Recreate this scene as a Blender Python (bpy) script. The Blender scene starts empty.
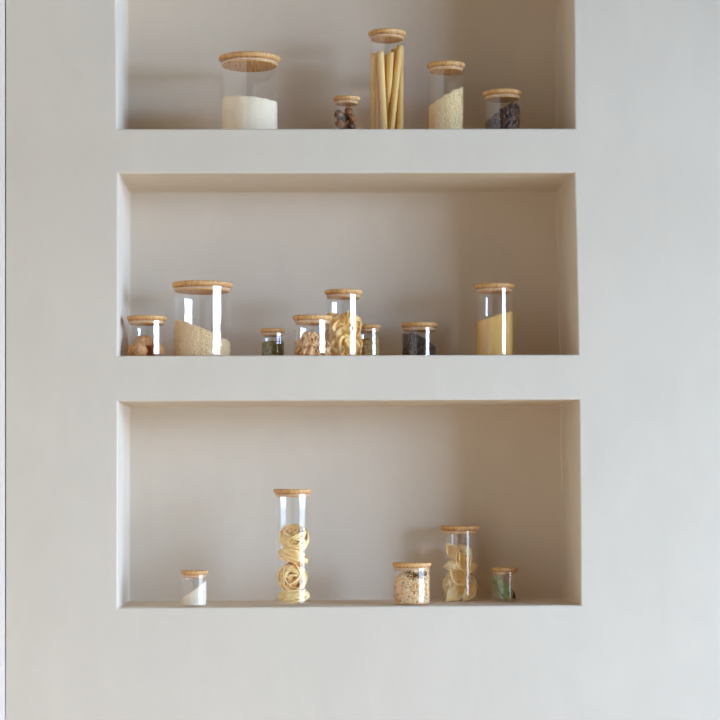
import bpy, bmesh, math, random
import numpy as np
from mathutils import Vector, Matrix, Euler, noise

random.seed(7)
RNG = np.random.default_rng(11)
S = bpy.context.scene
COL = S.collection
PI = math.pi

# ------------------------------------------------------------------ camera
F = 2000.0          # focal length in pixels (720 px frame)
D = 4.0             # camera to wall
CX, CY = 301.0, 490.0
HC = 1.35           # camera height
cam_d = bpy.data.cameras.new('camera')
cam_d.sensor_width = 36.0
cam_d.lens = F * 36.0 / 720.0
cam_d.shift_x = (360 - CX) / 720.0
cam_d.shift_y = (CY - 360) / 720.0
cam = bpy.data.objects.new('camera', cam_d)
cam.location = (0, -D, HC)
cam.rotation_euler = (PI / 2, 0, 0)
COL.objects.link(cam)
S.camera = cam


def PX(px, y=0.0):
    return (px - CX) * (D + y) / F


def PZ(py, y=0.0):
    return HC + (CY - py) * (D + y) / F


# ------------------------------------------------------------------ helpers
def mesh_obj(name, verts, faces, mat, parent=None, smooth=True, loc=None):
    me = bpy.data.meshes.new(name)
    me.from_pydata([tuple(v) for v in verts], [], [tuple(f) for f in faces])
    me.materials.append(mat)
    if smooth:
        me.polygons.foreach_set('use_smooth', [True] * len(me.polygons))
    me.update()
    o = bpy.data.objects.new(name, me)
    COL.objects.link(o)
    if parent is not None:
        o.parent = parent
    if loc is not None:
        o.location = loc
    return o


def tag(o, label, cat, group=None, kind=None):
    o['label'] = label
    o['category'] = cat
    if group:
        o['group'] = group
    if kind:
        o['kind'] = kind
    return o


def struct(o):
    o['kind'] = 'structure'
    return o


def lathe(profile, seg=64):
    """profile: list of (r, z); r == 0 closes on the axis."""
    V, Fc, rings = [], [], []
    for r, z in profile:
        if r < 1e-7:
            V.append((0, 0, z))
            rings.append([len(V) - 1])
        else:
            ring = []
            for k in range(seg):
                a = 2 * PI * k / seg
                V.append((r * math.cos(a), r * math.sin(a), z))
                ring.append(len(V) - 1)
            rings.append(ring)
    for a, b in zip(rings[:-1], rings[1:]):
        for k in range(seg):
            k2 = (k + 1) % seg
            if len(a) == 1 and len(b) == 1:
                continue
            if len(a) == 1:
                Fc.append((a[0], b[k2], b[k]))
            elif len(b) == 1:
                Fc.append((a[k], a[k2], b[0]))
            else:
                Fc.append((a[k], a[k2], b[k2], b[k]))
    return V, Fc


def box(x0, x1, y0, y1, z0, z1):
    V = [(x, y, z) for x in (x0, x1) for y in (y0, y1) for z in (z0, z1)]
    Fc = [(0, 1, 3, 2), (4, 6, 7, 5), (0, 4, 5, 1), (2, 3, 7, 6), (0, 2, 6, 4), (1, 5, 7, 3)]
    return V, Fc


def joinvf(parts):
    V, Fc = [], []
    for v, f in parts:
        n = len(V)
        V += list(v)
        Fc += [tuple(i + n for i in q) for q in f]
    return V, Fc


# ------------------------------------------------------------------ materials
WB = (1.0, 0.80, 0.60)     # the photograph is balanced on the plaster under cool daylight


def lin(c):
    return tuple(WB[i] * ((v / 255.0) / 12.92 if v / 255.0 <= 0.04045 else ((v / 255.0 + 0.055) / 1.055) ** 2.4) for i, v in enumerate(c)) + (1.0,)


def new_mat(name):
    m = bpy.data.materials.new(name)
    m.use_nodes = True
    nt = m.node_tree
    nt.nodes.clear()
    out = nt.nodes.new('ShaderNodeOutputMaterial')
    return m, nt, out


def ramp(nt, stops):
    r = nt.nodes.new('ShaderNodeValToRGB')
    e = r.color_ramp.elements
    while len(e) > 1:
        e.remove(e[-1])
    e[0].position, e[0].color = stops[0]
    for p, c in stops[1:]:
        x = e.new(p)
        x.color = c
    return r


def noise_mat(name, stops, scale=40, detail=4, rough=0.7, bump=0.0, bump_scale=None, stretch=(1, 1, 1),
              spec=0.3, island=0.0, bump_dist=0.002, subsurface=0.0, thin=0.0):
    m, nt, out = new_mat(name)
    N, L = nt.nodes, nt.links
    p = N.new('ShaderNodeBsdfPrincipled')
    L.new(p.outputs[0], out.inputs[0])
    p.inputs['Roughness'].default_value = rough
    p.inputs['Specular IOR Level'].default_value = spec
    tc = N.new('ShaderNodeTexCoord')
    mp = N.new('ShaderNodeMapping')
    mp.inputs['Scale'].default_value = stretch
    L.new(tc.outputs['Object'], mp.inputs[0])
    n = N.new('ShaderNodeTexNoise')
    n.inputs['Scale'].default_value = scale
    n.inputs['Detail'].default_value = detail
    L.new(mp.outputs[0], n.inputs['Vector'])
    fac = n.outputs['Fac']
    if island > 0:
        g = N.new('ShaderNodeNewGeometry')
        mx = N.new('ShaderNodeMix')
        mx.inputs[0].default_value = island
        L.new(n.outputs['Fac'], mx.inputs[2])
        L.new(g.outputs['Random Per Island'], mx.inputs[3])
        fac = mx.outputs[0]
    r = ramp(nt, stops)
    L.new(fac, r.inputs[0])
    L.new(r.outputs[0], p.inputs['Base Color'])
    if thin > 0:
        tl = N.new('ShaderNodeBsdfTranslucent')
        L.new(r.outputs[0], tl.inputs[0])
        ms = N.new('ShaderNodeMixShader')
        ms.inputs[0].default_value = thin
        L.new(p.outputs[0], ms.inputs[1])
        L.new(tl.outputs[0], ms.inputs[2])
        L.new(ms.outputs[0], out.inputs[0])
    if subsurface > 0:
        p.inputs['Subsurface Weight'].default_value = subsurface
        p.inputs['Subsurface Scale'].default_value = 0.004
    if bump > 0:
        n2 = N.new('ShaderNodeTexNoise')
        n2.inputs['Scale'].default_value = bump_scale or scale
        n2.inputs['Detail'].default_value = 5
        L.new(mp.outputs[0], n2.inputs['Vector'])
        b = N.new('ShaderNodeBump')
        b.inputs['Strength'].default_value = bump
        b.inputs['Distance'].default_value = bump_dist
        L.new(n2.outputs['Fac'], b.inputs['Height'])
        L.new(b.outputs[0], p.inputs['Normal'])
    return m


def plaster_mat(name, base, var=0.025, bump=0.12):
    m, nt, out = new_mat(name)
    N, L = nt.nodes, nt.links
    p = N.new('ShaderNodeBsdfPrincipled')
    L.new(p.outputs[0], out.inputs[0])
    p.inputs['Roughness'].default_value = 0.75
    p.inputs['Specular IOR Level'].default_value = 0.15
    tc = N.new('ShaderNodeTexCoord')
    # broad trowel mottling
    mp = N.new('ShaderNodeMapping')
    mp.inputs['Scale'].default_value = (1.0, 1.0, 0.55)
    L.new(tc.outputs['Object'], mp.inputs[0])
    n = N.new('ShaderNodeTexNoise')
    n.inputs['Scale'].default_value = 9
    n.inputs['Detail'].default_value = 6
    n.inputs['Roughness'].default_value = 0.6
    n.inputs['Distortion'].default_value = 0.6
    L.new(mp.outputs[0], n.inputs['Vector'])
    lo = tuple(c * (1 - var) for c in base) + (1,)
    hi = tuple(min(1, c * (1 + var)) for c in base) + (1,)
    r = ramp(nt, [(0.3, lo), (0.7, hi)])
    L.new(n.outputs['Fac'], r.inputs[0])
    L.new(r.outputs[0], p.inputs['Base Color'])
    # fine grain + long vertical brush marks
    mp2 = N.new('ShaderNodeMapping')
    mp2.inputs['Scale'].default_value = (60, 60, 6)
    L.new(tc.outputs['Object'], mp2.inputs[0])
    n2 = N.new('ShaderNodeTexNoise')
    n2.inputs['Scale'].default_value = 1
    n2.inputs['Detail'].default_value = 4
    L.new(mp2.outputs[0], n2.inputs['Vector'])
    n3 = N.new('ShaderNodeTexNoise')
    n3.inputs['Scale'].default_value = 22
    n3.inputs['Detail'].default_value = 3
    L.new(tc.outputs['Object'], n3.inputs['Vector'])
    mx = N.new('ShaderNodeMath')
    mx.operation = 'MULTIPLY_ADD'
    mx.inputs[1].default_value = 0.35
    L.new(n2.outputs['Fac'], mx.inputs[0])
    L.new(n3.outputs['Fac'], mx.inputs[2])
    b = N.new('ShaderNodeBump')
    b.inputs['Strength'].default_value = bump
    b.inputs['Distance'].default_value = 0.004
    L.new(mx.outputs[0], b.inputs['Height'])
    L.new(b.outputs[0], p.inputs['Normal'])
    return m


def glass_mat():
    m, nt, out = new_mat('thin_clear_glass')
    N, L = nt.nodes, nt.links
    lw = N.new('ShaderNodeLayerWeight')
    lw.inputs['Blend'].default_value = 0.5
    pw = N.new('ShaderNodeMath')
    pw.operation = 'POWER'
    pw.inputs[1].default_value = 5
    L.new(lw.outputs['Facing'], pw.inputs[0])
    ma = N.new('ShaderNodeMath')
    ma.operation = 'MULTIPLY_ADD'
    ma.inputs[1].default_value = 0.80
    ma.inputs[2].default_value = 0.04
    L.new(pw.outputs[0], ma.inputs[0])
    tr = N.new('ShaderNodeBsdfTransparent')
    tr.inputs[0].default_value = (0.994, 0.996, 0.994, 1)
    gl = N.new('ShaderNodeBsdfGlossy')
    gl.inputs['Roughness'].default_value = 0.02
    gl.inputs[0].default_value = (1, 1, 1, 1)
    mx = N.new('ShaderNodeMixShader')
    L.new(ma.outputs[0], mx.inputs[0])
    L.new(tr.outputs[0], mx.inputs[1])
    L.new(gl.outputs[0], mx.inputs[2])
    L.new(mx.outputs[0], out.inputs[0])
    return m


def bamboo_mat():
    m, nt, out = new_mat('bamboo')
    N, L = nt.nodes, nt.links
    p = N.new('ShaderNodeBsdfPrincipled')
    L.new(p.outputs[0], out.inputs[0])
    p.inputs['Roughness'].default_value = 0.5
    p.inputs['Specular IOR Level'].default_value = 0.35
    tc = N.new('ShaderNodeTexCoord')
    oi = N.new('ShaderNodeObjectInfo')
    add = N.new('ShaderNodeVectorMath')
    add.operation = 'ADD'
    L.new(tc.outputs['Object'], add.inputs[0])
    L.new(oi.outputs['Location'], add.inputs[1])
    mp = N.new('ShaderNodeMapping')
    mp.inputs['Rotation'].default_value = (0, 0, 0.5)
    mp.inputs['Scale'].default_value = (1, 0.05, 0.35)
    L.new(add.outputs[0], mp.inputs[0])
    n = N.new('ShaderNodeTexNoise')
    n.inputs['Scale'].default_value = 260
    n.inputs['Detail'].default_value = 3
    L.new(mp.outputs[0], n.inputs['Vector'])
    r = ramp(nt, [(0.25, lin((188, 144, 92))), (0.5, lin((216, 178, 124))), (0.75, lin((232, 202, 152)))])
    L.new(n.outputs['Fac'], r.inputs[0])
    L.new(r.outputs[0], p.inputs['Base Color'])
    return m


PLASTER = (0.72, 0.587, 0.425)
M_wall = plaster_mat('greige_plaster', PLASTER)
M_side = plaster_mat('white_plaster', (0.68, 0.54, 0.40), 0.01, 0.05)
M_glass = glass_mat()
M_bamboo = bamboo_mat()
m, nt, out = new_mat('clear_silicone')
_p = nt.nodes.new('ShaderNodeBsdfPrincipled')
_p.inputs['Base Color'].default_value = lin((232, 216, 192))
_p.inputs['Roughness'].default_value = 0.35
nt.links.new(_p.outputs[0], out.inputs[0])
M_seal = m

# ------------------------------------------------------------------ setting
NICHE_DEPTH = 0.245
XW = 4.2
holes = [  # TL, TR, BL, BR in frame pixels on the wall plane
    ((115.5, -56), (573.0, -57), (117.3, 128.9), (574.8, 128.4)),
    ((118.3, 173.6), (574.2, 172.9), (118.0, 355.7), (578.3, 354.6)),
    ((118.0, 401.6), (579.0, 399.8), (117.5, 608.2), (580.5, 605.2)),
]


def build_wall():
    bm = bmesh.new()
    lx0, lx1 = -0.590, -0.594
    rx = XW
    ztop, zbot = PZ(-420), 0.0
    rows = [[(lx0, ztop), (PX(115.5), ztop), (PX(573), ztop), (rx, ztop)]]
    for TL, TR, BL, BR in holes:
        rows.append([(lx0, PZ(TL[1])), (PX(TL[0]), PZ(TL[1])), (PX(TR[0]), PZ(TR[1])), (rx, PZ(TR[1]))])
        rows.append([(lx0, PZ(BL[1])), (PX(BL[0]), PZ(BL[1])), (PX(BR[0]), PZ(BR[1])), (rx, PZ(BR[1]))])
    rows.append([(lx1, zbot), (PX(117.5), zbot), (PX(580.5), zbot), (rx, zbot)])
    g = [[bm.verts.new((x, 0, z)) for x, z in row] for row in rows]
    for i in range(len(g) - 1):
        for j in range(3):
            if j == 1 and i in (1, 3, 5):
                continue
            bm.faces.new((g[i][j], g[i + 1][j], g[i + 1][j + 1], g[i][j + 1]))
    for i in (1, 3, 5):
        a, b, c, d = g[i][1], g[i + 1][1], g[i + 1][2], g[i][2]
        bk = []
        for v, dx, dz in ((a, .001, -.001), (b, .001, 0), (c, -.003, 0.0), (d, -.003, -.002)):
            bk.append(bm.verts.new((v.co.x + dx, NICHE_DEPTH, v.co.z + dz)))
        A, B, C, E = bk
        bm.faces.new((a, A, B, b))
        bm.faces.new((b, B, C, c))
        bm.faces.new((c, C, E, d))
        bm.faces.new((d, E, A, a))
        bm.faces.new((A, E, C, B))
    bmesh.ops.recalc_face_normals(bm, faces=bm.faces)
    # make front faces look towards the camera
    f0 = max(bm.faces, key=lambda f: f.calc_area())
    if f0.normal.y > 0:
        bmesh.ops.reverse_faces(bm, faces=bm.faces)
    me = bpy.data.meshes.new('wall_back')
    bm.to_mesh(me)
    bm.free()
    me.materials.append(M_wall)
    o = bpy.data.objects.new('wall_back', me)
    COL.objects.link(o)
    bv = o.modifiers.new('bevel', 'BEVEL')
    bv.width = 0.0035
    bv.segments = 3
    bv.limit_method = 'ANGLE'
    bv.angle_limit = math.radians(50)
    return struct(o)


wall = build_wall()
v, f = box(-0.66, -0.592, -2.6, 0.3, 0, PZ(-420))
struct(mesh_obj('wall_left', v, f, M_side, smooth=False))
M_floor = noise_mat('pale_limewashed_floor', [(0.3, lin((214, 196, 172))), (0.7, lin((232, 218, 198)))], scale=12, stretch=(8, 0.6, 1), rough=0.5)
v, f = box(-0.66, XW + .1, -7.0, 0.3, -0.05, 0.0)
struct(mesh_obj('floor', v, f, M_floor, smooth=False))

# right-hand wall with the window that lights the niches (outside the frame, seen as highlights on the glass)
WY0, WY1 = -4.3, -0.55
WZ0, WZ1 = 0.1, HC + 1.3
M_frame = noise_mat('white_window_paint', [(0.3, lin((225, 224, 220))), (0.7, lin((235, 234, 230)))], scale=5, rough=0.4)
parts = [box(XW, XW + .1, -7.0, WY0, 0, 4.2), box(XW, XW + .1, WY1, 0.3, 0, 4.2),
         box(XW, XW + .1, WY0, WY1, 0, WZ0), box(XW, XW + .1, WY0, WY1, WZ1, 4.2)]
v, f = joinvf(parts)
struct(mesh_obj('wall_right', v, f, M_side, smooth=False))
SPLIT = HC + 0.34
ycuts = [WY0, WY0 + (WY1 - WY0) / 3, WY0 + 2 * (WY1 - WY0) / 3, WY1]
bars = []
for yc in ycuts:
    bars.append(box(XW - .02, XW + .06, yc - .05, yc + .05, WZ0, WZ1))
for zc in (WZ0, SPLIT, WZ1):
    bars.append(box(XW - .02, XW + .06, WY0, WY1, zc - .05, zc + .05))
v, f = joinvf(bars)
struct(mesh_obj('window_1', v, f, M_frame, smooth=False))


def outside_light(name, x, y0, y1, z0, z1, radiance, col):
    l = bpy.data.lights.new(name, 'AREA')
    l.shape = 'RECTANGLE'
    l.size = z1 - z0
    l.size_y = y1 - y0
    l.energy = radiance * PI * l.size * l.size_y
    l.color = col
    o = bpy.data.objects.new(name, l)
    o.location = (x, (y0 + y1) / 2, (z0 + z1) / 2)
    o.rotation_euler = (0, PI / 2, 0)      # shines along -X, local X along world Z, local Y along world Y
    COL.objects.link(o)


# what the window looks out on: bright sky above the horizon, dimmer ground below it
SKY_R, LOW_R = 39.5, 9.0
COOL = (0.395, 0.605, 1.0)
COOL_LOW = (0.55, 0.74, 1.0)
outside_light('sky_daylight', XW + 5, -11.0, 0.3, HC - 0.12, HC + 5.0, SKY_R, COOL)
outside_light('ground_daylight', XW + 5, -11.0, 0.3, HC - 4.0, HC - 0.12, LOW_R, COOL_LOW)

# world: dim warm room light, brighter from the floor side
w = bpy.data.worlds.new('world')
S.world = w
w.use_nodes = True
nt = w.node_tree
nt.nodes.clear()
wo = nt.nodes.new('ShaderNodeOutputWorld')
bg = nt.nodes.new('ShaderNodeBackground')
tc = nt.nodes.new('ShaderNodeTexCoord')
sp = nt.nodes.new('ShaderNodeSeparateXYZ')
nt.links.new(tc.outputs['Generated'], sp.inputs[0])
mr = nt.nodes.new('ShaderNodeMapRange')
mr.inputs[1].default_value = -1
mr.inputs[2].default_value = 1
nt.links.new(sp.outputs['Z'], mr.inputs[0])
rp = ramp(nt, [(0.0, (1.0, 0.80, 0.66, 1)), (0.5, (0.85, 0.68, 0.56, 1)), (1.0, (0.35, 0.28, 0.23, 1))])
nt.links.new(mr.outputs[0], rp.inputs[0])
nt.links.new(rp.outputs[0], bg.inputs[0])
bg.inputs[1].default_value = 0.05
nt.links.new(bg.outputs[0], wo.inputs[0])

# ------------------------------------------------------------------ jars
JARS = {}


def floor_z(row, x):
    TL, TR, BL, BR = holes[row]
    x0, x1 = PX(BL[0]), PX(BR[0])
    t = (x - x0) / (x1 - x0)
    return PZ(BL[1]) * (1 - t) + PZ(BR[1]) * t


SIZES = {'L': (0.0095, 0.009), 'M': (0.0088, 0.0076), 'S': (0.0080, 0.0068)}


def make_jar(key, row, cpx, lidw, toppy, y, size, label):
    T, I = SIZES[size]
    R = lidw / 2 * (D + y) / F                 # lid radius
    Rg = R * 0.965                             # glass radius
    x = PX(cpx, y)
    zf = floor_z(row, x) + 0.0006
    yy = y - R if toppy < CY else y + R        # the visible edge of the lid top
    ztop = PZ(toppy, yy)
    H = ztop - zf
    hg = H - T                                 # glass height
    wth = 0.0020
    root = bpy.data.objects.new('storage_jar', None)
    root.empty_display_size = 0.03
    root.location = (x, y, zf)
    COL.objects.link(root)
    tag(root, label, 'jar', 'glass storage jars with bamboo lids')
    # glass: rounded foot, thick base, straight wall, rounded lip
    prof = [(0, 0.0), (Rg - .006, 0.0), (Rg - .003, 0.0006), (Rg - .0008, .0025), (Rg, .005), (Rg, .0055), (Rg, .007), (Rg, hg - .003), (Rg, hg - .0015), (Rg, hg - .001),
            (Rg - .0006, hg - .0002), (Rg - wth + .0004, hg - .0002), (Rg - wth, hg - .001), (Rg - wth, hg - .0015), (Rg - wth, hg - .003), (Rg - wth, .007), (Rg - wth, .0055), (Rg - wth, .005),
            (Rg - wth - .0012, .0026), (Rg - wth - .004, .0019), (0, .0017)]
    v, f = lathe(prof, 96)
    mesh_obj('glass_body', v, f, M_glass, root)
    # lid
    e = 0.0022
    prof = [(0, 0), (R - .0065, 0), (R - .005, 0), (R - .0045, 0), (R - .0022, .0008), (R - .0006, .0030), (R, .0050), (R, .0053), (R, T - e - .0004), (R, T - e), (R - .0006, T - .0008),
            (R - e, T), (R - e - .0005, T), (R - e - .002, T), (0, T)]
    v, f = lathe(prof, 96)
    lid = mesh_obj('lid', v, f, M_bamboo, root, loc=(0, 0, hg))
    Rp = Rg - wth - .0024
    prof = [(0, -I), (Rp - .004, -I), (Rp - .002, -I), (Rp - .0015, -I), (Rp, -I + .0012), (Rp, -I + .0016), (Rp, 0.0005), (0, 0.0005)]
    v, f = lathe(prof, 96)
    mesh_obj('lid_plug', v, f, M_bamboo, lid)
    # silicone ring around the plug
    prof = [(Rp - .0004, -I * .62), (Rp + .0016, -I * .55), (Rp + .0019, -I * .45), (Rp + .0016, -I * .35),
            (Rp - .0004, -I * .28)]
    v, f = lathe(prof, 96)
    s = mesh_obj('seal_ring', v, f, M_seal, lid)
    s['label'] = 'pale silicone seal ring'
    JARS[key] = dict(x=x, y=y, z=zf, R=Rg, Ri=Rg - wth, H=hg, base=.0021, root=root, I=I, row=row)
    return JARS[key]


make_jar('flour', 0, 249.6, 61.5, 50.8, .10, 'L', 'widest jar on the top shelf, glass with bamboo lid, half full of white flour')
make_jar('fruit', 0, 346.6, 27.5, 94.7, .085, 'S', 'smallest jar on the top shelf, glass with bamboo lid, holding dark dried fruit')
make_jar('tubes', 0, 387.0, 37.8, 27.8, .10, 'M', 'tallest jar on the top shelf, glass with bamboo lid, holding long pasta tubes')
make_jar('millet', 0, 446.0, 38.3, 60.0, .10, 'M', 'medium height top shelf jar of pale grain between long pasta and coffee beans')
make_jar('coffee', 0, 502.5, 39.0, 88.0, .09, 'M', 'short wide jar of coffee beans, rightmost on the top shelf')
make_jar('walnut', 1, 147.0, 40.0, 314.8, .07, 'M', 'short jar of whole walnuts at the left end of the middle shelf')
make_jar('rice', 1, 202.4, 61.0, 280.0, .10, 'L', 'widest jar on the middle shelf, glass with bamboo lid, holding sloping rice')
make_jar('herb', 1, 272.8, 25.6, 327.9, .085, 'S', 'small middle shelf jar of dark green dried herbs, just right of the rice jar')
make_jar('kernel', 1, 312.6, 39.7, 314.4, .046, 'M', 'short middle shelf jar of beige nut kernels in front of the corn flake jar')
make_jar('flake', 1, 343.5, 38.6, 288.5, .099, 'M', 'tall middle shelf jar of golden corn flakes behind the nut kernel jar')
make_jar('sage', 1, 368.2, 25.0, 324.0, .143, 'S', 'small middle shelf jar of olive brown herbs, close beside the corn flake jar')
make_jar('pepper', 1, 419.2, 37.5, 321.7, .15, 'M', 'short middle shelf jar of black peppercorns standing alone right of the centre')
make_jar('polenta', 1, 494.8, 39.6, 282.5, .10, 'M', 'tall jar of yellow cornmeal, rightmost on the middle shelf')
make_jar('salt', 2, 194.3, 27.7, 569.8, .052, 'S', 'small jar of white salt, leftmost on the bottom shelf')
make_jar('nest', 2, 292.7, 39.0, 489.0, .066, 'M', 'tallest jar on the bottom shelf, glass with bamboo lid, stacked with pasta nests')
make_jar('oats', 2, 411.6, 39.3, 561.7, .062, 'M', 'short bottom shelf jar full of oat flakes topped with dark seeds')
make_jar('shell', 2, 459.7, 38.8, 525.5, .185, 'M', 'medium height bottom shelf jar of large pasta shells, right of the oat jar')
make_jar('leaf', 2, 504.7, 26.9, 566.8, .147, 'S', 'small jar of green bay leaves, rightmost on the bottom shelf')


# ------------------------------------------------------------------ loose fillings (stuff)
def ico(sub):
    bm = bmesh.new()
    bmesh.ops.create_icosphere(bm, subdivisions=sub, radius=1)
    V = np.array([v.co[:] for v in bm.verts])
    Fc = np.array([[v.index for v in f.verts] for f in bm.faces])
    bm.free()
    return V, Fc


ICO1, ICO2 = ico(1), ico(2)


def rot_random(n):
    q = RNG.normal(size=(n, 4))
    q /= np.linalg.norm(q, axis=1)[:, None]
    w_, x, y, z = q.T
    return np.stack([np.stack([1 - 2 * (y * y + z * z), 2 * (x * y - z * w_), 2 * (x * z + y * w_)], -1),
                     np.stack([2 * (x * y + z * w_), 1 - 2 * (x * x + z * z), 2 * (y * z - x * w_)], -1),
                     np.stack([2 * (x * z - y * w_), 2 * (y * z + x * w_), 1 - 2 * (x * x + y * y)], -1)], 1)


def grains(centers, size, base=ICO1, jitter=0.25):
    """ellipsoid grains at the given centres -> verts, faces"""
    n = len(centers)
    bv, bf = base
    sc = np.array(size)[None, :] * (1 + RNG.uniform(-jitter, jitter, (n, 1)))
    pts = bv[None] * sc[:, None, :]
    pts = np.einsum('nij,nkj->nki', rot_random(n), pts) + np.asarray(centers)[:, None, :]
    V = pts.reshape(-1, 3)
    Fc = (bf[None] + (np.arange(n) * len(bv))[:, None, None]).reshape(-1, bf.shape[1])
    return V.tolist(), Fc.tolist()


def heap(R, base, hfun, amp=0.0004, nr=16, ns=80, nz=20, seed=0.0):
    """filled body: bottom disc, side wall and top surface z = hfun(x, y)"""
    V, Fc = [], []

    def nz_(p, s):
        return noise.noise(Vector(p) * s + Vector((seed, seed * 1.7, 0)))
    rows = []
    for i in range(nz + 1):
        row = []
        for k in range(ns):
            a = 2 * PI * k / ns
            c, s = math.cos(a), math.sin(a)
            h = max(base + .001, hfun(R * c, R * s))
            z = base + (h - base) * i / nz
            rr = R - amp * (0.5 + nz_((c * R, s * R, z), 420))
            V.append((rr * c, rr * s, z))
            row.append(len(V) - 1)
        rows.append(row)
    for j in range(nr - 1, 0, -1):
        row = []
        for k in range(ns):
            a = 2 * PI * k / ns
            r = R * j / nr
            x, y = r * math.cos(a), r * math.sin(a)
            V.append((x, y, max(base + .001, hfun(x, y)) + amp * nz_((x, y, 0), 300)))
            row.append(len(V) - 1)
        rows.append(row)
    V.append((0, 0, max(base + .001, hfun(0, 0))))
    top = len(V) - 1
    V.append((0, 0, base))
    bot = len(V) - 1
    for a, b in zip(rows[:-1], rows[1:]):
        for k in range(ns):
            k2 = (k + 1) % ns
            Fc.append((a[k], a[k2], b[k2], b[k]))
    for k in range(ns):
        Fc.append((rows[-1][k], rows[-1][(k + 1) % ns], top))
        Fc.append((rows[0][(k + 1) % ns], rows[0][k], bot))
    return V, Fc


def surface_points(R, base, hfun, n_side, n_top, inset):
    P = []
    while len(P) < n_side:
        a = RNG.uniform(0, 2 * PI)
        x, y = (R - inset) * math.cos(a), (R - inset) * math.sin(a)
        h = hfun(x, y)
        z = base + inset + RNG.uniform(0, 1) * max(h - base - inset, 0.0005)
        P.append((x, y, z))
    for _ in range(n_top):
        r = (R - inset) * math.sqrt(RNG.uniform(0, 1))
        a = RNG.uniform(0, 2 * PI)
        x, y = r * math.cos(a), r * math.sin(a)
        P.append((x, y, max(base + inset, hfun(x, y) + RNG.uniform(-.3, .5) * inset)))
    return np.array(P)


def hpx(j, py):
    """height above the jar floor of a picture row at the front of the jar's filling"""
    return PZ(py, j['y'] - j['Ri']) - j['z']


def slope(j, pyl, pyr, curve=0.0, wob=0.0, bend=None):
    R = j['Ri']
    hl, hr = hpx(j, pyl), hpx(j, pyr)

    def h(x, y):
        t = min(1, max(0, (x + R) / (2 * R)))
        if bend:
            t2 = bend(t)
        else:
            t2 = t
        z = hl + (hr - hl) * t2 + curve * math.sin(PI * t)
        if wob:
            z += wob * noise.noise(Vector((x * 90 + j['x'] * 50, y * 90, 0)))
        return max(z, j['base'] + .0015)
    return h


def fill(key, name, label, cat, hfun, mat, gsize=None, n_side=0, n_top=0, amp=.0004, base_ico=ICO1, gap=.0004, nr=16, inset=None):
    j = JARS[key]
    R = j['Ri'] - gap
    if gsize:
        ins = inset if inset is not None else sorted(gsize)[1]
        core = heap(R - ins * 1.1, j['base'] + .0002, lambda x, y: hfun(x, y) - ins * .6, amp, nr=nr, seed=j['x'] * 9)
        pts = surface_points(R, j['base'], hfun, n_side, n_top, ins)
        g = grains(pts, gsize, base_ico)
        # keep grains inside the glass
        gv = np.array(g[0])
        rr = np.hypot(gv[:, 0], gv[:, 1])
        k = np.minimum(1, (R - .0001) / np.maximum(rr, 1e-6))
        gv[:, 0] *= k
        gv[:, 1] *= k
        gv[:, 2] = np.maximum(gv[:, 2], j['base'] + .0002)
        v, f = joinvf([core, (gv.tolist(), g[1])])
    else:
        v, f = heap(R, j['base'] + .0002, hfun, amp, nr=nr, seed=j['x'] * 9)
    o = mesh_obj(name, v, f, mat, loc=(j['x'], j['y'], j['z']))
    return tag(o, label, cat, None, 'stuff')


# flour
M_flour = noise_mat('flour', [(0.30, lin((250, 244, 226))), (0.5, lin((255, 252, 238))), (0.72, lin((255, 255, 244)))], scale=55, detail=6, rough=0.95, bump=.25, bump_scale=160, spec=.1)
j = JARS['flour']
h0 = slope(j, 93.2, 97.8, wob=.0016)
fill('flour', 'flour', 'white flour half filling the widest jar on the top shelf', 'flour',
     lambda x, y: h0(x, y) + .004 * math.exp(-((x + .018) ** 2 + (y + .02) ** 2) / .00012), M_flour, (.0011, .0012, .0009), 90, 160, amp=.0008, inset=.0011)
# millet
M_millet = noise_mat('millet', [(0.2, (.86, .60, .28, 1)), (0.55, (1, .76, .39, 1)), (0.85, (1, .82, .48, 1))], scale=300, rough=.75, island=.7, spec=.25)
fill('millet', 'grain', 'pale yellow grain rising to the right in a top shelf jar', 'grain',
     slope(JARS['millet'], 104.5, 84.5, curve=.001, wob=.0045), M_millet, (.0013, .0014, .0012), 2600, 700, inset=.0012)
# coffee beans
M_coffee = noise_mat('coffee_bean', [(0.2, lin((54, 33, 16))), (0.6, lin((88, 56, 28))), (0.9, lin((132, 88, 46)))], scale=200, rough=.38, island=.7, spec=.6)
fill('coffee', 'coffee_beans', 'dark coffee beans heaped to the right in the rightmost top shelf jar', 'coffee beans',
     slope(JARS['coffee'], 122, 104, wob=.003, bend=lambda t: min(1, t * 1.45) ** 1.1), M_coffee, (.0058, .0040, .0028), 330, 170, base_ico=ICO2, inset=.0032)
# rice
M_rice = noise_mat('rice', [(0.2, (.92, .63, .30, 1)), (0.5, (1, .73, .38, 1)), (0.85, (1, .79, .46, 1))], scale=250, rough=.55, island=.7, spec=.35)
fill('rice', 'rice', 'pale golden rice sloping down to the right in the widest middle shelf jar', 'rice',
     slope(JARS['rice'], 318.5, 342, wob=.002, bend=lambda t: t ** 1.25), M_rice, (.0033, .0012, .0012), 2600, 900, inset=.0013)
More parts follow.
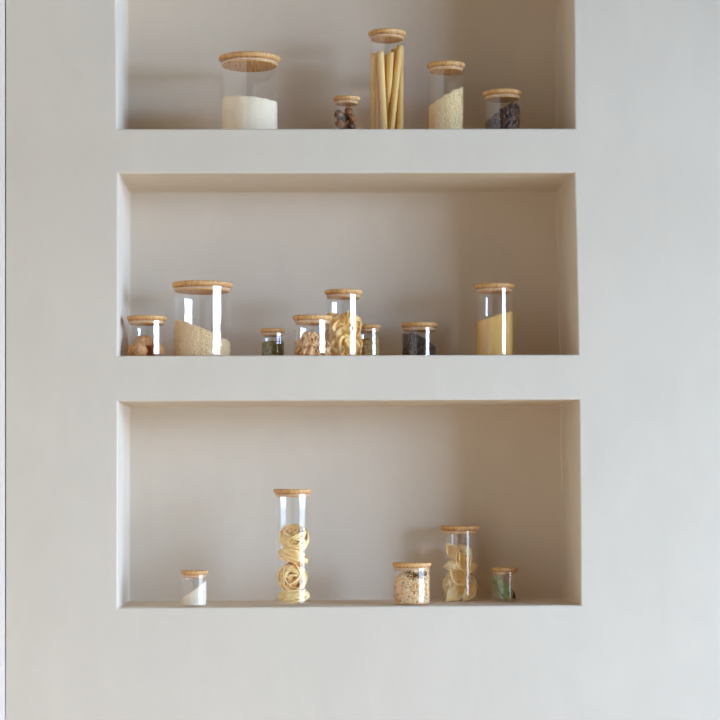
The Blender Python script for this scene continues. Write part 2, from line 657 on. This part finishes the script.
# green herbs
M_herb = noise_mat('dried_green_herb', [(0.2, lin((112, 110, 60))), (0.5, lin((166, 162, 100))), (0.85, lin((206, 198, 140)))], scale=300, rough=.85, island=.75, spec=.15)
fill('herb', 'dried_herbs', 'dark green dried herbs in the small jar right of the rice jar', 'herbs',
     slope(JARS['herb'], 342.0, 341.0, curve=.001, wob=.003), M_herb, (.0022, .0012, .0005), 900, 300, inset=.0012)
M_sage = noise_mat('dried_olive_herb', [(0.2, lin((160, 140, 86))), (0.5, lin((206, 186, 128))), (0.85, lin((232, 214, 162)))], scale=300, rough=.85, island=.75, spec=.15)
fill('sage', 'dried_herbs', 'olive brown dried herbs in the small jar right of the corn flake jar', 'herbs',
     slope(JARS['sage'], 340.0, 337.5, wob=.003), M_sage, (.0024, .0012, .0005), 900, 300, inset=.0012)
# peppercorns
M_pepper = noise_mat('black_pepper', [(0.2, lin((48, 36, 26))), (0.6, lin((84, 66, 48))), (0.9, lin((136, 110, 82)))], scale=250, rough=.5, island=.75, spec=.45)
fill('pepper', 'peppercorns', 'black peppercorns sloping down to the right in a short middle shelf jar', 'peppercorns',
     slope(JARS['pepper'], 333.5, 348, wob=.0015, bend=lambda t: max(0, (t - .3) / .7) ** 1.2), M_pepper, (.0019, .0018, .0018), 1000, 400, inset=.0018)
# cornmeal
M_polenta = noise_mat('cornmeal', [(0.3, lin((228, 192, 112))), (0.5, lin((236, 204, 130))), (0.72, lin((242, 214, 146)))], scale=120, detail=6, rough=.95, bump=.2, bump_scale=500, stretch=(1, 1, .18), spec=.1)
fill('polenta', 'cornmeal', 'fine yellow cornmeal filling two thirds of the rightmost middle shelf jar', 'cornmeal',
     slope(JARS['polenta'], 320.5, 309.5), M_polenta, amp=.0002)
# salt
M_salt = noise_mat('salt', [(0.3, lin((240, 246, 240))), (0.6, lin((250, 255, 250)))], scale=300, rough=.7, bump=.3, bump_scale=700, spec=.3)
fill('salt', 'salt', 'white salt heaped to the right in the small bottom shelf jar', 'salt',
     slope(JARS['salt'], 599, 580.5, bend=lambda t: t ** 1.15, wob=.001), M_salt, (.0008, .0008, .0008), 700, 500, amp=.0003, inset=.0007)
# oats
M_oat = noise_mat('oat_flake', [(0.12, lin((176, 126, 72))), (0.30, lin((240, 208, 152))), (0.55, lin((255, 242, 202))), (0.9, lin((255, 252, 230)))], scale=200, rough=.8, island=.8, spec=.2)
ho = slope(JARS['oats'], 583, 571.5, curve=.003, wob=.003, bend=lambda t: min(1, t * 1.9) ** .8)
fill('oats', 'oat_flakes', 'cream and tan oat flakes filling the short bottom shelf jar', 'oats',
     ho, M_oat, (.0034, .0026, .0009), 1500, 500, inset=.0016)
M_seed = noise_mat('dark_seed', [(0.2, lin((70, 42, 14))), (0.6, lin((110, 70, 28))), (0.9, lin((156, 106, 48)))], scale=200, rough=.8, island=.8, spec=.1)
j = JARS['oats']
pts = []
zt = j['H'] - j['I'] - .0015
while len(pts) < 300:
    x = RNG.uniform(-.010, .030)
    rr = (j['Ri'] - .0015) if RNG.uniform() < .7 else RNG.uniform(.031, j['Ri'] - .0015)
    if abs(x) >= rr:
        continue
    y = -math.sqrt(rr * rr - x * x)
    depth_ = .0135 * (1 - .45 * (x + .010) / .040) * (1 if RNG.uniform() > .15 else 1.9)
    pts.append((x, y, zt - depth_ * RNG.uniform(0, 1) ** 1.2))
v, f = grains(np.array(pts), (.0023, .0015, .0012))
gv = np.array(v)
rr = np.hypot(gv[:, 0], gv[:, 1])
k = np.minimum(1, (j['Ri'] - .0004) / rr)
gv[:, 0] *= k
gv[:, 1] *= k
tag(mesh_obj('seeds', gv.tolist(), f, M_seed, loc=(j['x'], j['y'], j['z'])),
    'dark brown seeds lying on top of the oat flakes', 'seeds', None, 'stuff')


# ------------------------------------------------------------------ countable fillings
def put(key, mesh, name, label, cat, group, cpx, cpy, dy, rot, scale=1.0, mods=()):
    """one piece inside a jar; cpx, cpy: where its middle shows, dy: its depth from the jar's axis (metres)"""
    j = JARS[key]
    o = bpy.data.objects.new(name, mesh)
    y = j['y'] + dy
    o.location = (PX(cpx, y), y, PZ(cpy, y))
    o.rotation_euler = rot
    o.scale = (scale,) * 3 if not isinstance(scale, tuple) else scale
    COL.objects.link(o)
    for kind, prm in mods:
        md = o.modifiers.new(kind.lower(), kind)
        for a, b in prm.items():
            setattr(md, a, b)
    tag(o, label, cat, group)
    return o


def mk_mesh(name, V, Fc, mat):
    me = bpy.data.meshes.new(name)
    me.from_pydata([tuple(v) for v in V], [], [tuple(f) for f in Fc])
    me.materials.append(mat)
    me.polygons.foreach_set('use_smooth', [True] * len(me.polygons))
    me.update()
    return me


ICO4 = ico(4)


def lump(name, axes, mat, seed, a1, s1, a2, s2, seam=0.0):
    """organic lump: ellipsoid with folds"""
    V = []
    for p in ICO4[0]:
        p = Vector(p)
        o = Vector((seed, seed * 2.3, seed * .7))
        d = 1 + a1 * noise.noise(p * s1 + o)
        d -= a2 * abs(noise.noise(p * s2 + o * 2))
        if seam:
            d += seam * math.exp(-(p.y / .10) ** 2) - seam * .9 * math.exp(-(p.y / .035) ** 2)
        V.append((p.x * axes[0] * d, p.y * axes[1] * d, p.z * axes[2] * d))
    return mk_mesh(name, V, ICO4[1].tolist(), mat)


# walnuts ----------------------------------------------------------
M_walnut = noise_mat('walnut_shell', [(0.25, lin((160, 110, 60))), (0.5, lin((212, 158, 96))), (0.75, lin((230, 184, 120)))], scale=110, detail=6, rough=.7, bump=.6, bump_scale=190, bump_dist=.002)
G = 'whole walnuts in the short jar'
wa = lump('walnut', (.0205, .0165, .0165), M_walnut, 1.3, .10, 1.6, .16, 3.6, .07)
wb = lump('walnut', (.0195, .0165, .0160), M_walnut, 5.3, .10, 1.6, .16, 3.6, .07)
jz = JARS['walnut']
put('walnut', wa, 'walnut', 'tan walnut lying at the front left of the jar floor', 'walnut', G, 137.9, 350.3, -.017, (.2, .1, .15), .96)
put('walnut', wb, 'walnut', 'tan walnut resting on top of the other walnuts', 'walnut', G, 143.8, 341.6, .0085, (1.1, -.15, .5), .92)
put('walnut', wa, 'walnut', 'walnut at the back of the jar, mostly hidden under the top one', 'walnut', G, 150.6, 349.9, .020, (.4, 2.0, 1.2), .84)
put('walnut', wb, 'walnut', 'walnut at the right of the jar behind the bright reflection', 'walnut', G, 158.6, 350.4, -.006, (.9, .6, 1.4), .78)

# dark dried fruit -------------------------------------------------
M_fruit = noise_mat('dried_fruit', [(0.30, lin((60, 34, 18))), (0.50, lin((96, 56, 26))), (0.66, lin((166, 106, 48)))], scale=75, detail=4, rough=.5, bump=.5, bump_scale=200, spec=.45)
M_fruit2 = noise_mat('brown_dried_fruit', [(0.30, lin((92, 58, 30))), (0.55, lin((160, 106, 50))), (0.75, lin((196, 138, 74)))], scale=75, detail=4, rough=.55, bump=.5, bump_scale=200, spec=.4)
fa = lump('dried_fruit', (.0085, .0075, .0078), M_fruit, 2.1, .18, 1.7, .28, 3.2)
fb = lump('dried_fruit', (.0088, .0076, .0072), M_fruit2, 7.7, .18, 1.7, .28, 3.2)
G = 'dark dried fruit in the smallest top jar'
for mesh, lab, cx, cy, dy, rt, sc in [
    (fa, 'black dried fruit at the upper left of the pile', 338.6, 114.6, -.007, (0, .3, .2), 1.0),
    (fb, 'brown dried fruit at the lower left of the pile', 340.0, 123.9, -.011, (.5, .2, 1), 1.08),
    (fb, 'brown tipped dried fruit at the top of the pile', 348.6, 111.2, -.004, (1, .3, .2), .86),
    (fa, 'black dried fruit in the middle of the pile', 344.6, 117.4, .003, (1.4, .8, .2), 1.0),
    (fb, 'brown dried fruit at the right of the pile', 352.2, 119.0, -.006, (.2, .8, 2), .92),
    (fa, 'black dried fruit at the lower right of the pile', 351.2, 126.6, -.010, (2, .8, .7), 1.05),
    (fa, 'black dried fruit deep in the pile at the left', 340.8, 118.8, .006, (.3, 1.8, .9), .95),
    (fb, 'brown dried fruit at the bottom centre, touching the front glass', 346.0, 124.6, -.0105, (1.3, .4, .2), .8),
    (fa, 'black dried fruit at the bottom back of the pile', 344.2, 127.0, .006, (2.3, .1, .9), 1.1),
]:
    put('fruit', mesh, 'dried_fruit', lab, 'dried fruit', G, cx, cy, dy, rt, sc * 1.2)

# long pasta tubes ---------------------------------------------------
M_tube = noise_mat('dry_pasta', [(0.3, lin((230, 198, 118))), (0.5, lin((241, 215, 140))), (0.75, lin((247, 226, 160)))], scale=30, detail=4, rough=.55, spec=.35, stretch=(1, 1, .15), subsurface=.0)


def tube_mesh(r, L, bow=0.0):
    V, Fc = [], []
    n, seg = 24, 20
    for side, rr in ((0, r), (1, r * .55)):
        for i in range(n + 1):
            z = L * i / n
            off = bow * math.sin(PI * i / n)
            for k in range(seg):
                a = 2 * PI * k / seg
                V.append((off + rr * math.cos(a), rr * math.sin(a), z))
    m0 = (n + 1) * seg
    for i in range(n):
        for k in range(seg):
            k2 = (k + 1) % seg
            a, b, c, d = i * seg + k, i * seg + k2, (i + 1) * seg + k2, (i + 1) * seg + k
            Fc.append((a, b, c, d))
            Fc.append((m0 + b, m0 + a, m0 + d, m0 + c))
    for i in (0, n):
        for k in range(seg):
            k2 = (k + 1) % seg
            a, b = i * seg + k, i * seg + k2
            q = (a, m0 + a, m0 + b, b)
            Fc.append(q if i == 0 else q[::-1])
    return mk_mesh('pasta_tube', V, Fc, M_tube)


j = JARS['tubes']
G = 'long pasta tubes in the tallest top jar'
# bottom px, top px, top row, depth at bottom, depth at top, label
for bx, tx, ty, d0, d1, lab in [
    (374.2, 373.8, 53.4, -.009, -.009, 'long pasta tube standing straight at the left wall of the jar'),
    (379.4, 377.4, 55.0, .012, .012, 'long pasta tube standing second from left, behind the front pair'),
    (384.4, 380.4, 51.4, -.025, -.022, 'long pasta tube leaning left at the front of the bundle'),
    (386.0, 390.6, 52.0, .008, -.022, 'long pasta tube in the middle leaning right beside the crossing one'),
    (386.2, 386.4, 55.4, .026, .026, 'long pasta tube at the middle back of the bundle'),
    (390.6, 400.0, 45.6, -.010, -.009, 'tallest pasta tube crossing diagonally to the upper right'),
    (393.8, 394.2, 49.4, .006, .004, 'long pasta tube right of the middle, under the crossing one'),
    (400.0, 400.6, 47.0, -.003, .008, 'long pasta tube standing at the right wall of the jar'),
    (395.5, 394.0, 57.0, .022, .022, 'shortest pasta tube at the back right of the bundle'),
]:
    yb, yt = j['y'] + d0, j['y'] + d1
    p0 = Vector((PX(bx, yb), yb, j['z'] + j['base'] + .0012))
    p1 = Vector((PX(tx, yt), yt, PZ(ty, yt)))
    dv = p1 - p0
    o = bpy.data.objects.new('pasta_tube', tube_mesh(.0066, dv.length))
    o.location = p0
    o.rotation_euler = dv.to_track_quat('Z', 'Y').to_euler()
    COL.objects.link(o)
    tag(o, lab, 'pasta', G)

# nut kernels --------------------------------------------------------
M_kernel = noise_mat('nut_kernel', [(0.28, lin((176, 128, 78))), (0.45, lin((230, 192, 136))), (0.7, lin((248, 222, 172)))], scale=90, detail=5, rough=.65, bump=.6, bump_scale=150, spec=.3)
ka = lump('nut_kernel', (.0128, .0098, .0085), M_kernel, 3.7, .45, 2.2, .75, 2.4)
kb = lump('nut_kernel', (.0130, .0092, .0098), M_kernel, 9.2, .45, 2.3, .75, 2.2)
G = 'nut kernels in the short middle jar'
K = [  # px, py, depth, words
    (298.6, 350.6, -.014, 'at the bottom left by the glass'),
    (304.6, 352.0, -.027, 'at the bottom front, second from left'),
    (311.2, 351.6, -.030, 'at the bottom front centre'),
    (317.8, 351.9, -.026, 'at the bottom front, beside the bright reflection'),
    (324.8, 351.4, -.018, 'at the bottom right by the glass'),
    (300.6, 343.6, -.012, 'in the second layer at the left edge'),
    (307.0, 344.2, -.021, 'in the second layer, front left of centre'),
    (313.8, 343.8, -.022, 'in the second layer at the front centre'),
    (320.2, 344.6, -.014, 'in the second layer, right of centre'),
    (326.4, 346.4, .000, 'in the second layer at the right edge'),
    (305.4, 338.8, -.006, 'on top of the pile at the left'),
    (310.2, 336.6, -.010, 'topmost at the peak of the pile'),
    (316.0, 339.6, -.004, 'on top of the pile at the right'),
    (306.0, 349.0, .012, 'at the bottom behind the front row, left'),
    (316.0, 348.6, .012, 'at the bottom behind the front row, right'),
]
for i, (cx, cy, dy, wds) in enumerate(K):
    put('kernel', ka if i % 2 else kb, 'nut_kernel', 'beige nut kernel ' + wds, 'nut', G, cx, cy, dy,
        (random.uniform(0, 6), random.uniform(0, 6), random.uniform(0, 6)), random.uniform(.88, 1.06))

# corn flakes ----------------------------------------------------------
M_flake = noise_mat('corn_flake', [(0.25, (.70, .34, .06, 1)), (0.36, (1, .58, .16, 1)), (0.7, (1, .68, .24, 1))], scale=110, detail=5, rough=.6, bump=.5, bump_scale=220, spec=.3)


def flake_mesh(seed):
    V, Fc = [], []
    nr, ns = 9, 36
    top, botm = [], []
    for s in (1, -1):
        rings = []
        for i in range(nr + 1):
            ring = []
            for k in range(ns):
                a = 2 * PI * k / ns
                e = 1 + .22 * noise.noise(Vector((math.cos(a) * 1.3 + seed, math.sin(a) * 1.3, seed)))
                r = .0118 * e * i / nr
                x, y = r * math.cos(a), r * math.sin(a) * .82
                z = 24 * (x * x) - 12 * y * y + .0030 * noise.noise(Vector((x * 150 + seed, y * 150, 0)))
                th = .0009 * (1 if i < nr else .25)
                V.append((x, y, z + s * th))
                ring.append(len(V) - 1)
            rings.append(ring)
        for a, b in zip(rings[:-1], rings[1:]):
            for k in range(ns):
                q = (a[k], b[k], b[(k + 1) % ns], a[(k + 1) % ns])
                Fc.append(q if s > 0 else q[::-1])
        (top if s > 0 else botm).extend(rings[-1])
    for k in range(ns):
        k2 = (k + 1) % ns
        Fc.append((top[k], botm[k], botm[k2], top[k2]))
    return mk_mesh('corn_flake', V, Fc, M_flake)


fl = [flake_mesh(s) for s in (1.1, 4.6, 8.3)]
G = 'golden corn flakes in the tall middle jar'
names_c = [('left', -11.5, -.010), ('front left', -5.5, -.024), ('front', 0.8, -.027), ('front right', 7.0, -.022), ('right', 12.0, -.008)]
layers = [('bottom', 351.5), ('second', 344.0), ('third', 336.0), ('fourth', 328.0), ('top', 320.2)]
for li, (ln, py) in enumerate(layers):
    for ci, (cn, dx, dy) in enumerate(names_c):
        sh = random.uniform(-1.2, 1.2) + (2.6 if li % 2 else -1.0)
        put('flake', fl[(li + ci) % 3], 'corn_flake', 'golden corn flake at the %s of the %s layer in the jar' % (cn, ln), 'corn flake', G,
            343.5 + dx * (.92 if li % 2 else 1.0) + (sh * .35), py + random.uniform(-1, 1) - (1.5 if cn == 'front' else 0), dy,
            (PI / 2 + random.uniform(-.7, .7), random.uniform(0, 6.28), random.uniform(-.6, .6)), random.uniform(1.35, 1.55))
    put('flake', fl[li % 3], 'corn_flake', 'golden corn flake inside the %s layer behind the front flakes' % ln, 'corn flake', G,
        342.5 + random.uniform(-3, 3), py - 2, .004, (random.uniform(.2, 1.2), random.uniform(0, 6), random.uniform(-.6, .6)), 1.15)

# pasta nests ----------------------------------------------------------
M_nest = noise_mat('egg_pasta', [(0.3, (.96, .62, .21, 1)), (0.5, (1, .69, .26, 1)), (0.75, (1, .75, .33, 1))], scale=60, detail=3, rough=.6, spec=.3)


def nest_mesh(seed, R, flat, turns=60, wr=.0041, th=.0011, wild=.55):
    """one long flat ribbon wound loosely into a nest, its winding plane wandering all the time"""
    rnd = random.Random(seed)
    n = turns * 36
    ph = [rnd.uniform(0, 6.28) for _ in range(9)]
    P, Nn = [], []
    for i in range(n + 1):
        t = 2 * PI * turns * i / n
        al = wild * (math.sin(t * .173 + ph[0]) + .55 * math.sin(t * .421 + ph[1]))
        be = wild * (math.sin(t * .139 + ph[2]) + .55 * math.sin(t * .367 + ph[3]))
        r = R * (.64 + .28 * math.sin(t * .171 + ph[4]) + .08 * math.sin(t * .83 + ph[5]))
        q = Vector((r * math.cos(t), r * math.sin(t) * (.92 + .08 * math.sin(t * .21 + ph[6])),
                    R * .30 * math.sin(t * .197 + ph[7])))
        q = Euler((al, be, 0)).to_matrix() @ q
        if q.length > R:
            q *= R / q.length
        P.append(Vector((q.x, q.y, q.z * flat)))
        Nn.append(P[-1].normalized())
    V, Fc = [], []
    for i in range(n + 1):
        tg = (P[min(i + 1, n)] - P[max(i - 1, 0)]).normalized()
        nn = (Nn[i] - tg * Nn[i].dot(tg)).normalized()
        sd = tg.cross(nn)
        tw = .6 * math.sin(i * .05 + ph[8])
        s2 = sd * math.cos(tw) + nn * math.sin(tw)
        n2 = nn * math.cos(tw) - sd * math.sin(tw)
        for a, b in ((-1, -1), (1, -1), (1, 1), (-1, 1)):
            V.append(P[i] + s2 * (a * wr / 2) + n2 * (b * th / 2))
    for i in range(n):
        for k in range(4):
            k2 = (k + 1) % 4
            a, b = i * 4, (i + 1) * 4
            Fc.append((a + k, a + k2, b + k2, b + k))
    Fc.append((3, 2, 1, 0))
    e = n * 4
    Fc.append((e, e + 1, e + 2, e + 3))
    me = mk_mesh('pasta_nest', V, Fc, M_nest)
    me.polygons.foreach_set('use_smooth', [False] * len(me.polygons))
    return me


G = 'pasta nests in the tallest bottom jar'
for sd, lab, cx, cy, dy, rt, R_, flat, wild in [
    (3, 'bottom pasta nest of the four in the tall jar, spread wide', 293.2, 595.6, 0, (.12, -.12, .3), .0332, .54, .50),
    (5, 'second pasta nest from the bottom, a round ball', 292.2, 575.8, 0, (1.25, .2, 0), .0322, .80, .85),
    (8, 'third pasta nest from the bottom, flattened under the top one', 293.6, 556.6, 0, (.20, .22, 1), .0332, .56, .55),
    (12, 'topmost pasta nest with a spiral facing out', 293.2, 538.6, 0, (1.30, .3, -.3), .0326, .80, .75),
]:
    put('nest', nest_mesh(sd, R_, flat, wild=wild), 'pasta_nest', lab, 'pasta nest', G, cx, cy, dy, rt)

# pasta shells -----------------------------------------------------------
M_shell = noise_mat('shell_pasta', [(0.3, (.95, .66, .26, 1)), (0.5, (1, .74, .32, 1)), (0.75, (1, .80, .40, 1))], scale=40, detail=3, rough=.55, spec=.35)


def shell_mesh(L, r0, twist=.8):
    """large ribbed pasta shell: a sheet curled round its long axis, twisted, lips flaring, ends drawn to points"""
    nu, nv = 30, 60
    V, Fc = [], []
    for s in (1, -1):
        for i in range(nu + 1):
            u = i / nu
            x = L * (u - .5)
            r = r0 * (math.sin(PI * (0.02 + .96 * u)) ** 1.05) + .0009
            tw = twist * (u - .5)
            for k in range(nv + 1):
                vv = -1 + 2 * k / nv
                a = vv * 1.95
                rib = .05 * math.cos(vv * 30)
                e = max(0.0, abs(vv) - .62) / .38
                flare = 1 + (.55 if vv > 0 else .25) * e * e * math.sin(PI * u)
                rr = r * (1 + rib * (1 - .6 * e)) * flare + s * .0007
                z = -rr * math.cos(a)
                y = rr * math.sin(a)
                y, z = y * math.cos(tw) - z * math.sin(tw), y * math.sin(tw) + z * math.cos(tw)
                V.append((x * (1 - .10 * e), y, z + 11.0 * x * x))
    m0 = (nu + 1) * (nv + 1)
    for i in range(nu):
        for k in range(nv):
            a = i * (nv + 1) + k
            q = (a, a + 1, a + nv + 2, a + nv + 1)
            Fc.append(q)
            Fc.append(tuple(m0 + t for t in q[::-1]))
    for i in range(nu):
        for k in (0, nv):
            a = i * (nv + 1) + k
            b = a + nv + 1
            q = (a, b, m0 + b, m0 + a)
            Fc.append(q if k == 0 else q[::-1])
    for i in (0, nu):
        for k in range(nv):
            a = i * (nv + 1) + k
            q = (a, m0 + a, m0 + a + 1, a + 1)
            Fc.append(q if i == 0 else q[::-1])
    return mk_mesh('pasta_shell', V, Fc, M_shell)


sa = shell_mesh(.054, .0122)
G = 'large pasta shells in the bottom shelf jar'


def sh(ang, face, tilt=0.0):
    """ang: slant of the long axis in the picture (degrees, 0 = level), face: roll of the opening (0 = mouth to camera)"""
    m_ = Matrix.Rotation(math.radians(tilt), 3, 'Z') @ Matrix.Rotation(-math.radians(ang), 3, 'Y') @ Matrix.Rotation(math.radians(90 + face), 3, 'X')
    return m_.to_euler()


for lab, cx, cy, dy, rt, sc in [
    ('pasta shell slanting down right at the front centre, upper half', 463.6, 562.6, -.018, sh(-62, 15), .95),
    ('pasta shell lying level at the left, mid height', 452.2, 565.2, -.012, sh(4, 150), .66),
    ('pasta shell slanting below the middle at the front', 459.0, 577.0, -.018, sh(-48, 25), .98),
    ('pasta shell at the bottom centre with its tip pointing up right', 455.2, 592.0, -.016, sh(40, 20), 1.02),
    ('pasta shell at the bottom right standing on its tip', 469.6, 592.2, -.012, sh(58, -20), .84),
    ('pasta shell at the right wall with its hollow facing out', 470.6, 568.2, -.006, sh(25, 5, 25), .62),
    ('pasta shell upright at the lower left wall', 448.6, 583.6, -.004, sh(75, 165), .84),
    ('pasta shell at the top left of the pile', 453.6, 552.0, -.012, sh(-55, 30), .84),
    ('pasta shell at the top right of the pile', 465.8, 551.8, .002, sh(-50, 170), .80),
    ('pasta shell behind the top of the pile', 459.0, 556.0, .014, sh(-30, 190), .92),
    ('pasta shell at the right, low, behind the tip of the bottom shell', 469.4, 580.6, .006, sh(-35, 160), .84),
    ('pasta shell in the middle back of the jar', 458.4, 573.0, .014, sh(15, 160), .95),
    ('pasta shell at the bottom back of the jar', 462.0, 591.0, .012, sh(8, 170), .95),
]:
    put('shell', sa, 'pasta_shell', lab, 'pasta shell', G, cx, cy, dy, rt, sc * 1.04)

# bay leaves ---------------------------------------------------------------
M_leaf = noise_mat('bay_leaf', [(0.3, lin((146, 160, 98))), (0.5, lin((180, 194, 130))), (0.75, lin((206, 214, 164)))], scale=60, detail=4, rough=.6, spec=.3, thin=.25)
M_leaf_dark = noise_mat('dark_bay_leaf', [(0.3, lin((40, 32, 24))), (0.6, lin((66, 52, 38)))], scale=80, detail=4, rough=.7, spec=.25)


def leaf_mesh(L, W, mat, cup=.25, bend=.10):
    nu, nv = 26, 13
    V, Fc = [], []
    for s in (1, -1):
        for i in range(nu):
            u = i / (nu - 1)
            w_ = W / 2 * (math.sin(PI * u ** .9) ** .8) + .0003
            for k in range(nv):
                vv = -1 + 2 * k / (nv - 1)
                y = vv * w_ * (1 + .05 * math.sin(u * 40))
                th = .00035 + (.0004 if abs(vv) < .1 else 0)
                z = cup * abs(y) + bend * L * math.sin(PI * u) + s * th + .0004 * math.sin(u * 60 + abs(vv) * 4)
                V.append((L * (u - .5), y, z))
    m0 = nu * nv
    for i in range(nu - 1):
        for k in range(nv - 1):
            a = i * nv + k
            q = (a, a + nv, a + nv + 1, a + 1)
            Fc.append(q)
            Fc.append(tuple(m0 + t for t in q[::-1]))
    edge = [i * nv for i in range(nu)] + [(nu - 1) * nv + k for k in range(1, nv)] + \
           [i * nv + nv - 1 for i in range(nu - 2, -1, -1)] + [k for k in range(nv - 2, 0, -1)]
    for a, b in zip(edge, edge[1:] + edge[:1]):
        Fc.append((b, a, m0 + a, m0 + b))
    return mk_mesh('bay_leaf', V, Fc, mat)


la = leaf_mesh(.055, .021, M_leaf)
lb = leaf_mesh(.046, .016, M_leaf)
ld = leaf_mesh(.036, .011, M_leaf_dark, cup=.5)
G = 'bay leaves in the small bottom jar'


def lf(ang, yaw):
    m_ = Matrix.Rotation(math.radians(yaw), 3, 'Z') @ Matrix.Rotation(math.radians(ang), 3, 'Y') @ Matrix.Rotation(math.radians(90), 3, 'X')
    return m_.to_euler()


for mesh, lab, cx, cy, dy, rt, sc in [
    (la, 'broad pale green bay leaf leaning right at the front left', 500.2, 588.0, -.010, lf(64, -14), 1.06),
    (la, 'green bay leaf at the front middle beside the broad one', 504.2, 590.2, -.014, lf(56, 8), .98),
    (lb, 'narrow green bay leaf on the right of the bunch', 507.4, 591.4, -.008, lf(62, 24), 1.0),
    (lb, 'green bay leaf behind the bunch, leaning left wall', 498.4, 590.2, .006, lf(76, -30), .95),
    (ld, 'dark brown dry bay leaf sloping down at the right', 511.0, 593.4, -.004, lf(52, 16), .92),
]:
    put('leaf', mesh, 'bay_leaf', lab, 'bay leaf', G, cx, cy, dy, rt, sc)

# ------------------------------------------------------------------ colour management
S.view_settings.view_transform = 'Standard'
S.view_settings.look = 'None'
S.view_settings.gamma = 1.0
S.view_settings.exposure = 0.0
S.view_settings.use_curve_mapping = False
S.cycles.transparent_max_bounces = 48
S.cycles.max_bounces = 14
S.cycles.diffuse_bounces = 8
S.cycles.glossy_bounces = 6
S.cycles.sample_clamp_indirect = 6
S.cycles.use_denoising = True
